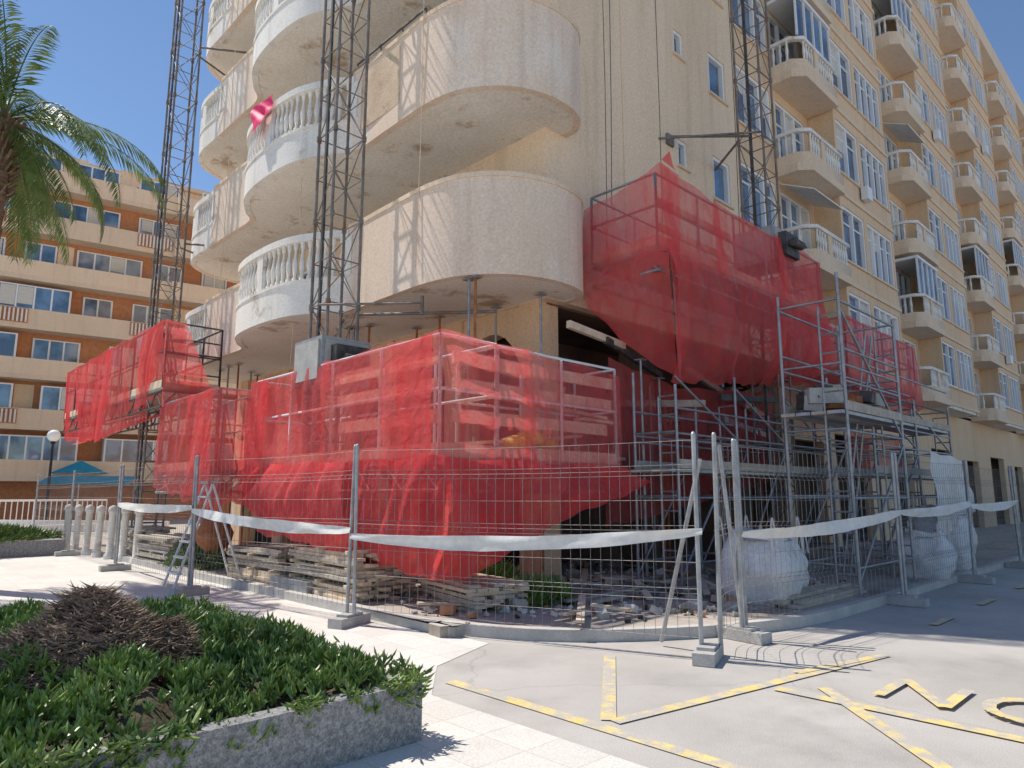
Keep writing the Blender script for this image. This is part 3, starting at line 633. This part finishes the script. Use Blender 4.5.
def bag(name,a,b,s,h,rz,seed):
    e=group(name); m=MB(); n=40; rings=20
    G=[]
    for j in range(rings+1):
        t=j/rings; z=.12+h*t; rad=s/2*(.84+.24*math.sin(math.pi*min(1,t*1.15))-.25*max(0,t-.75)*2)
        row=[]
        for i in range(n+1):
            th=2*math.pi*(i%n)/n; c,ss=math.cos(th),math.sin(th); r=rad/((abs(c)**4+abs(ss)**4)**.25)
            r*=1+.13*noise.noise((c*2.2,ss*2.2,t*3+seed))+.08*noise.noise((c*5,ss*5,t*3+seed))+.04*noise.noise((c*12,ss*12,t*6+seed))
            zz=z+.10*noise.noise((c*2,ss*2,seed+7))*t
            row.append((a+r*math.cos(th+rz),b+r*math.sin(th+rz),zz))
        G.append(row)
    m.grid(G,'bag')
    m.lathe((a,b,.12+h*.86),[(s*.46,0),(s*.3,.07),(s*.12,.12),(0,.13)],'concrete',10)
    m.obj('sack',e); q=MB()
    for x,y in((-1,-1),(1,-1),(1,1),(-1,1)):
        cx,cy=a+x*s*.4,b+y*s*.4
        q.path(catmull([(cx-.08,cy,.12+h*.7),(cx-.05,cy,.12+h*1.12),(cx+.05,cy+.02,.12+h*1.14),(cx+.1,cy,.12+h*.7)],4),.014,'cloth',4)
    q.obj('lifting_loops',e)
bag('bulk_bag',.85,-3.2,.95,.95,.2,1); bag('bulk_bag',1.85,-2.9,.85,.8,.5,2); bag('bulk_bag',5.6,-3.9,.8,.8,.1,3); bag('bulk_bag',7.6,-3.7,.95,1.2,.1,5)
tb=MB(); net(tb,[(6.4,-3.9,2.4),(8.6,-3.9,2.3)],[(6.2,-4.0,.8),(8.8,-4.0,1.2)],'cloth',.15,seed=40); tb.obj('white_tarpaulin')
rb=MB()
for i in range(1100):
    a=R.uniform(-3.2,3.5); b=R.uniform(-3.6,2)
    if (a<-2 and b<-2.2) or (a<-1 and b<-3): continue
    if noise.noise((a*.9,b*.9,3))<-.05 and R.random()<.7: continue
    sz=R.uniform(.015,.09)*(1 if R.random()<.88 else 2)
    rb.obox((a,b,.12+sz*.3),(sz,sz*R.uniform(.5,1.2),sz*.6),R.random()*3,R.choice(['concrete','walk','kerb','brick','soil','white','greywood']),R.uniform(-.5,.5),R.uniform(-.4,.4))
for i in range(34):
    rb.obox((R.uniform(-3,3.5),R.uniform(-2.8,.5),.16+R.random()*.1),(R.uniform(.5,1.6),.09,.03),R.uniform(0,3.14),R.choice(['wood','greywood','steel']),0,R.uniform(-.1,.1))
rb.obj('rubble')
sl=group('step_ladder'); m=MB(); 
a,b=-3.75,4.6
for dx in(-.25,.25):
    m.tube((a+.55,b+dx,.13),(a,b+dx*.7,1.75),.022,'frame'); m.tube((a-.55,b+dx,.02),(a,b+dx*.7,1.75),.022,'frame')
for i in range(1,7):
    t_=i/7; w=.25*(1-t_*.3); m.box(a-.55*(1-t_)-.04,a-.55*(1-t_)+.04,b-w,b+w,1.75*t_,1.75*t_+.03,'frame')
m.box(a-.1,a+.1,b-.2,b+.2,1.74,1.78,'steel'); m.obj('frame',sl)
cmx=group('cement_mixer'); m=MB(); a,b=-2.9,6.4
m.lathe((a,b,.7),[(.12,-.3),(.32,-.1),(.36,.1),(.2,.42),(.17,.44)],'rust',14); 
for d_ in(-.35,.35): m.tube((a+d_,b-.3,.12),(a,b,.65),.025,'darksteel'); m.tube((a+d_,b+.3,.12),(a,b,.65),.025,'darksteel')
m.obj('drum_and_frame',cmx)

# ------------------------------------------------------------ plants
def leaves(name,pts,dirs,lens,rad,mat,local=True):
    n=len(pts); pts=np.array(pts);dirs=np.array(dirs);lens=np.array(lens)[:,None]
    dirs/=np.linalg.norm(dirs,axis=1)[:,None]
    ref=np.tile([0.3,.2,1.0],(n,1)); u=np.cross(dirs,ref+np.random.rand(n,3)*.5); u/=np.linalg.norm(u,axis=1)[:,None]; w=np.cross(dirs,u)
    V=[]
    up=np.array([0,0,1.0])
    for ring,(t,rr) in enumerate(((0,.7),(.6,1.0))):
        for i in range(3):
            th=2*math.pi*i/3; V.append(pts+dirs*lens*t+(u*math.cos(th)+w*math.sin(th))*rad*rr+up*lens*(.06 if t else 0))
    V.append(pts+dirs*lens+up*lens*.22)
    V=np.stack(V,1).reshape(-1,3)
    if local:
        X=OX+DR[0]*V[:,0]+DL[0]*V[:,1];Y=OY+DR[1]*V[:,0]+DL[1]*V[:,1];V=np.stack([X,Y,V[:,2]],1)
    F=[(0,1,4,3),(1,2,5,4),(2,0,3,5),(3,4,6),(4,5,6),(5,3,6)]
    fs=[tuple(i*7+k for k in f) for i in range(n) for f in F]
    me=bpy.data.meshes.new(name); me.from_pydata(V.tolist(),[],fs); me.materials.append(M[mat]); me.update()
    o=bpy.data.objects.new(name,me); bpy.context.scene.collection.objects.link(o); return o
PA0,PA1,PB0,PB1=-12.5,-5.57,-4.07,-.2
pt=group('stone_planter'); m=MB()
T=.13; H=.36
m.box(PA0,PA1,PB0,PB0+T,0,H,'planter'); m.box(PA0,PA1,PB1-T,PB1,0,H,'planter'); m.box(PA1-T,PA1,PB0+T,PB1-T,0,H-.002,'planter'); m.box(PA0,PA0+T,PB0+T,PB1-T,0,H-.002,'planter')
m.obj('walls',pt)
mc=L(-2.6,4.6)
def surf(a,b):
    e=min(a-PA0,PA1-a,b-PB0,PB1-b); z=.30+.20*min(1,max(0,e)/.5)+.14*noise.noise((a*1.3,b*1.3,0))+.09*noise.noise((a*4,b*4,2))
    return z
def mound(a,b):
    d=math.hypot(a-mc[0],(b-mc[1]))/.58
    return .34*max(0,1-d*d)*(1+.5*noise.noise((a*4,b*4,6)))
G=[]
for i in range(130):
    a=PA0+T+(PA1-PA0-2*T)*i/129; row=[]
    for j in range(70):
        b=PB0+T+(PB1-PB0-2*T)*j/69; row.append((a,b,surf(a,b)+mound(a,b)-.06))
    G.append(row)
m=MB(); m.grid(G,'soil'); m.obj('soil',pt)
P=[];Dn=[];Ln=[]
dP=[];dD=[];dL_=[]
# leaves grow in rosettes of thick fingers
while len(P)<66000:
    a=R.uniform(-11,PA1-.0); b=R.uniform(PB0+.0,PB1)
    if noise.noise((a*2.2,b*2.2,5))<-.34 and R.random()<.8: continue
    d=math.hypot(a-mc[0],b-mc[1])
    if d<.52+.16*noise.noise((a*5,b*5,1)) and R.random()<.97: 
        continue
    zc_=surf(a,b)+mound(a,b)*.6+R.uniform(-.05,.05); ta=R.random()*6.283; tz=R.uniform(0,.5)
    for q in range(7):
        az=q*2.4+ta; el=R.uniform(.35,1.35)
        P.append((a+R.uniform(-.012,.012),b+R.uniform(-.012,.012),zc_+R.uniform(-.015,.015)))
        Dn.append((math.cos(az)*math.cos(el)+tz*math.cos(ta),math.sin(az)*math.cos(el)+tz*math.sin(ta),math.sin(el))); Ln.append(R.uniform(.04,.085))
for i in range(2600):
    if R.random()<.6: a=R.uniform(-10,PA1); b=PB0-abs(R.gauss(0,.03)); 
    else: a=PA1+abs(R.gauss(0,.035)); b=R.uniform(PB0,PB1)
    dens=noise.noise((a*1.7,b*1.7,8))
    if dens<0.02: continue
    z=H+.06-R.random()*(.05+.45*max(0,dens))
    P.append((a,b,z)); az=R.random()*6.28; Dn.append((math.cos(az),math.sin(az)-.3,R.uniform(-.3,.9))); Ln.append(R.uniform(.05,.09))
o=leaves('leaves',P,Dn,Ln,.0098,'leaf'); o.parent=pt; o.name='ground_cover'
for i in range(10000):
    r=.62*math.sqrt(R.random()); th=R.random()*6.283; a=mc[0]+r*math.cos(th);b=mc[1]+r*math.sin(th)
    z=surf(a,b)+mound(a,b)-.05+R.random()*.06; az=R.random()*6.28
    dP.append((a,b,z)); dD.append((math.cos(az),math.sin(az),R.uniform(-.5,.4))); dL_.append(R.uniform(.04,.13))
o=leaves('dry_clump',dP,dD,dL_,.005,'dry'); o.parent=pt
def shrub(name,c,rx,ry,h,n,ln=.1,mat='leaf',rad=.01):
    P=[];D_=[];Lq=[]
    while len(P)<n:
        x,y,z=R.uniform(-1,1),R.uniform(-1,1),R.uniform(0,1)
        q=x*x+y*y+z*z
        if q>1+.4*noise.noise((x*2+c[0],y*2,z*2)) or q<.25:continue
        if noise.noise((x*3+c[0],y*3+c[1],z*3))<-.15: continue
        P.append((c[0]+x*rx,c[1]+y*ry,c[2]+z*h)); D_.append((x+R.uniform(-.8,.8),y+R.uniform(-.8,.8),z+R.uniform(-.3,.9))); Lq.append(R.uniform(.6,1.3)*ln)
    return leaves(name,P,D_,Lq,rad,mat)
shrub('low_shrub',(-1.5,-1.2,.12),.5,.45,.3,1500); shrub('low_shrub',(-1.1,.3,.12),.7,.5,.4,1600); shrub('low_shrub',(-3.0,6.9,.12),.6,1.0,.4,1300)
fp=group('stone_planter'); m=MB(); c=L(-13.2,18.6)
x0,y0=c[0],c[1]
m.box(x0-3,x0+1.0,y0-1.2,y0+1.5,0,.4,'planter'); m.obj('walls',fp)
o=shrub('hedge_plants',(x0-1,y0+.1,.36),2.1,1.4,.35,4500,.16,rad=.016); o.parent=fp

def palm(name,x,y,h,fl,seed,lean=(0,0)):
    rr=random.Random(seed); e=group(name); m=MB(); pts=[]
    for i in range(25):
        t=i/24; pts.append((x+lean[0]*t*t,y+lean[1]*t*t,h*t))
    for i in range(24): 
        m.tube(pts[i],pts[i+1],.21-.04*i/24,'bark',12,.235-.04*i/24)
    for i in range(160):
        t=rr.uniform(.82,1); az=rr.random()*6.28; p=(x+lean[0]*t*t+.19*math.cos(az),y+lean[1]*t*t+.19*math.sin(az),h*t)
        m.tube(p,(p[0]+.16*math.cos(az),p[1]+.16*math.sin(az),p[2]+.18),.03,'bark',4,.012)
    m.obj('trunk',e,False); f=MB(); top=Vector(pts[-1])
    for q in range(fl):
        az=rr.random()*6.283; el=rr.uniform(-.7,1.4); Lf=rr.uniform(2.5,3.5); p=top.copy(); n=26; step=Lf/n
        dirh=Vector((math.cos(az),math.sin(az),0)); side=Vector((-math.sin(az),math.cos(az),0)); prev=p.copy(); cur=el
        for i in range(n):
            t=i/n; cur-=(.04+.045*t)*(1.0 if el>-.2 else .5); d=dirh*math.cos(cur)+Vector((0,0,math.sin(cur))); p=prev+d*step
            f.tube(tuple(prev),tuple(p),.018*(1-t)+.004,'palm',3)
            if i>2:
                ll=.5*math.sin(math.pi*min(1,(t*.88+.12)))**.6
                nrm=side.cross(d).normalized()
                for s_ in(-1,1):
                    for sub in(0,.33,.66):
                        base=prev+d*step*sub
                        v=(side*s_*.75+d*.8+Vector((0,0,-.15+rr.uniform(-.2,.2)))+nrm*.25).normalized()
                        tip=base+v*ll*rr.uniform(.8,1.1)+Vector((0,0,-.07)); mid=base.lerp(tip,.45)+Vector((0,0,.03)); w=d*.02
                        f.add([tuple(base),tuple(mid+w),tuple(tip),tuple(mid-w)],[(0,1,2,3)],'palm')
            prev=p
    f.obj('fronds',e,False); 
    return e
palm('palm_tree',-9.6,12.0,8.5,50,3,(.1,0))
palm('palm_tree',-27,30,6.5,50,5)

# ------------------------------------------------------------ far apartment block
E1=Vector((.81,.586,0)).normalized(); N1=Vector((E1.y,-E1.x,0)); O1=Vector((-28.2,40,0))
fb=group('distant_apartment_block')
class FB(MB):
    def fb(s,u0,u1,d0,d1,z0,z1,k):
        vs=[]
        for z in(z0,z1):
            for (u,d) in((u0,d0),(u1,d0),(u1,d1),(u0,d1)):
                p=O1+E1*u+N1*d; vs.append((p.x,p.y,z))
        s.add(vs,[(0,1,2,3),(4,7,6,5),(0,4,5,1),(1,5,6,2),(2,6,7,3),(3,7,4,0)],k)
f=FB(); f.fb(-22,22,-14,0,0,20.2,'brick'); f.fb(-22,14,-12,-2.0,20.2,22.7,'cream'); f.fb(-22.3,14.3,-12.3,-1.7,22.7,23.0,'tan2')
for kx in range(7):
    z=2.6+2.9*kx-.3
    u=-22
    while u<21.9:
        u1=min(22,u+7.2)
        dd=1.5 if int((u+22)/7.2)%2==0 else 1.15
        f.fb(u,u1,.01,dd,z,z+.28,'tan2')
        f.fb(u,u1,dd-.12,dd+.003,z+.281,z+1.2,'tan2' if kx%2 else 'cream')
        f.fb(u,u+.14,.01,dd-.123,z+.281,z+1.15,'cream')
        if (kx+int((u+22)/7.2))%2==0:
            f.fb(u1-2.1,u1-.1,dd+.004,dd+.05,z+.32,z+1.15,'brick')
            for j in range(10): q=O1+E1*(u1-2.0+.2*j)+N1*(dd+.1); f.tube((q.x,q.y,z+.35),(q.x,q.y,z+1.1),.06,'white',4)
        u=u1
    u=-21.6
    while u<20:
        w=R.choice([1.4,2.2,3.4,4.0]); zz=z+1.0 if w>2 else z+.4
        top=z+2.5
        if kx==6: top=z+2.3
        dep=.05 if R.random()<.55 else 1.0 if w>3 else .05
        f.fb(u-.1,u+w+.1,.004,dep+.05,zz-.08,top+.08,'frame'); f.fb(u,u+w,.01,dep+.062,zz,top,'glass')
        npn=int(w/.7)
        for j in range(1,npn): f.fb(u+w*j/npn-.045,u+w*j/npn+.045,.02,dep+.08,zz,top,'frame')
        for j in range(npn):
            if R.random()<.25: f.fb(u+w*j/npn+.06,u+w*(j+1)/npn-.06,.02,dep+.072,zz+(top-zz)*R.uniform(.1,.6),top-.03,'blind')
        if R.random()<.6: f.fb(u+w+.15,u+w+R.uniform(.9,1.5),.004,.03,z+.3,z+2.7,'cream')
        u+=w+R.uniform(.8,1.8)
u=-20
while u<12:
    f.fb(u,u+3.2,-1.99,-1.9,20.9,22.3,'frame'); 
    for j in range(4): f.fb(u+.08+.79*j,u+.74+.79*j,-1.95,-1.88,21.0,22.2,'glass')
    u+=4.4
f.fb(-22,22,-.12,.05,20.21,21.0,'cream')
for u in(-12,-3,6): f.fb(u,u+1.2,-6,-5,23.0,24.5,'cream')
f.obj('facade',fb,False)
rl=MB()
def wall(x0,y0,x1,y1,h,k,t=.2):
    d=math.atan2(y1-y0,x1-x0); rl.obox(((x0+x1)/2,(y0+y1)/2,h/2),(math.hypot(x1-x0,y1-y0),t,h),d,k)
wall(-30,30,-13.2,27,.55,'white'); wall(-24,25,-17.5,23.5,.35,'white')
rl.obj('garden_wall',None,False)
ra=MB()
for seg in(((-24,24.9),(-17.5,23.4)),((-17.5,23.4),(-15.6,27))):
    (x0,y0),(x1,y1)=seg; n=int(math.hypot(x1-x0,y1-y0)/.18)
    for i in range(n+1):
        t_=i/n; x,y=x0+(x1-x0)*t_,y0+(y1-y0)*t_; ra.tube((x,y,.3),(x,y,1.35),.018 if i%8 else .04,'frame',4)
    for z in(.45,1.35): ra.tube((x0,y0,z),(x1,y1,z),.035,'frame')
ra.obj('white_railing',None,False)
ck=MB()
for i in range(7):
    x,y=-12.3+i*.62,19.5-i*.55; ck.lathe((x,y,0),[(.13,0),(.13,.1),(.08,.15),(.08,1.1),(.11,1.15),(.09,1.25),(0,1.3)],'white',10)
ck.obj('bollards',None,False)
lp=group('street_lamp'); m=MB(); x,y=-19.9,30
m.lathe((x,y,0),[(.16,0),(.16,.35),(.07,.45),(.055,2),(.045,3.7),(.09,3.75),(.09,3.85)],'black',12); m.obj('pole',lp,False)
m=MB(); m.lathe((x,y,4.08),[(.26*math.sin(math.pi*i/10),-.26*math.cos(math.pi*i/10)) for i in range(11)],'globe',16); m.obj('globe',lp,False)
ps=group('beach_parasol'); m=MB(); x,y=-24.8,40
for i in range(8):
    t0,t1=math.pi*i/4,math.pi*(i+1)/4
    m.add([(x,y,3.5),(x+1.5*math.cos(t0),y+1.5*math.sin(t0),2.75),(x+1.5*math.cos(t1),y+1.5*math.sin(t1),2.75)],[(0,1,2)],'blue')
m.tube((x,y,0),(x,y,3.5),.03,'frame'); m.obj('canopy_and_pole',ps,False)
aw=MB(); aw.obox((-21.8,36,2.3),(4.2,1.6,.06),.2,'blue',.25); 
for xx in(-23.6,-20): aw.tube((xx,35.6,0),(xx,35.6,2.3),.04,'frame')
aw.obj('blue_awning',None,False)
def car(x,y,rz,k='car'):
    e=group('parked_car'); m=MB()
    prof=[(-2.1,.35),(-2.12,.75),(-2.0,.95),(-1.35,1.02),(-.6,1.42),(.9,1.46),(1.75,1.1),(2.05,1.0),(2.12,.6),(2.05,.33)]
    def tr(p):
        c,s_=math.cos(rz),math.sin(rz); return (x+p[0]*c-p[1]*s_,y+p[0]*s_+p[1]*c,p[2])
    w=lambda z:.86 if z<1.0 else .86-.35*(z-1.0)
    n=len(prof); L_=[tr((p[0],w(p[1]),p[1])) for p in prof]; R_=[tr((p[0],-w(p[1]),p[1])) for p in prof]
    m.add(L_+R_,[tuple(range(n)),tuple(range(2*n-1,n-1,-1))]+[(i,n+i,n+(i+1)%n,(i+1)%n) for i in range(n)],k); m.obj('body',e,False)
    gm=MB()
    for s_ in(1,-1):
        q=[(-1.15,1.05),(-.55,1.36),(.15,1.38),(.15,1.03)]; gm.add([tr((a_,s_*(w(z_)+.006),z_)) for a_,z_ in q],[(0,1,2,3)],'glass')
        q=[(.22,1.03),(.22,1.38),(.85,1.38),(1.5,1.1),(1.5,1.04)]; gm.add([tr((a_,s_*(w(z_)+.006),z_)) for a_,z_ in q],[(0,1,2,3,4)],'glass')
    gm.add([tr((-1.32,.72,1.045)),tr((-1.32,-.72,1.045)),tr((-.65,-.66,1.405)),tr((-.65,.66,1.405))],[(0,1,2,3)],'glass')
    gm.obj('windows',e,False); wh=MB()
    for a_ in(-1.3,1.3):
        for s_ in(-.88,.88):
            wh.tube(tr((a_,s_*.8,.32)),tr((a_,s_*1.02,.32)),.32,'black',18); wh.tube(tr((a_,s_*1.02,.32)),tr((a_,s_*1.03,.32)),.19,'steel',12)
    wh.obj('wheels',e,False)
def onwalk(a,b): return W((a,b,0))[:2]
car(*onwalk(24.5,-5.3),math.radians(44)); car(*onwalk(30.5,-5.3),math.radians(44),'car2')
pk=MB(); net(pk,[(-2.85,5.0,9.7),(-2.87,6.0,9.85)],[(-2.9,5.1,9.3),(-2.95,5.7,9.0)],'pink',.08,seed=50); pk.obj('pink_tarpaulin')

# ------------------------------------------------------------ light, sky, camera
sc_=bpy.context.scene
el=math.radians(60); az=math.atan2(-.925,.381)
w=bpy.data.worlds.new('World'); sc_.world=w; w.use_nodes=True; nt=w.node_tree; bg=nt.nodes['Background']
sky=nt.nodes.new('ShaderNodeTexSky'); sky.sky_type='NISHITA'; sky.sun_disc=False; sky.sun_elevation=el; sky.sun_rotation=az; sky.air_density=1.0; sky.dust_density=0; sky.ozone_density=4
nt.links.new(sky.outputs[0],bg.inputs[0]); bg.inputs[1].default_value=.135
sd=bpy.data.lights.new('sun','SUN'); sd.energy=5; sd.angle=math.radians(.5); sd.color=(1,.93,.84); so_=bpy.data.objects.new('sun',sd); sc_.collection.objects.link(so_)
dirv=Vector((-.925*math.cos(el),.381*math.cos(el),math.sin(el))); so_.rotation_euler=dirv.to_track_quat('Z','Y').to_euler()
cd=bpy.data.cameras.new('camera'); cd.lens=24.3; cd.sensor_width=36; cd.clip_end=2000; co=bpy.data.objects.new('camera',cd); sc_.collection.objects.link(co)
co.location=(0,0,1.55); co.rotation_euler=(math.radians(90+9.1),0,0); sc_.camera=co
sc_.view_settings.view_transform='Standard'; sc_.view_settings.look='None'; sc_.view_settings.exposure=0
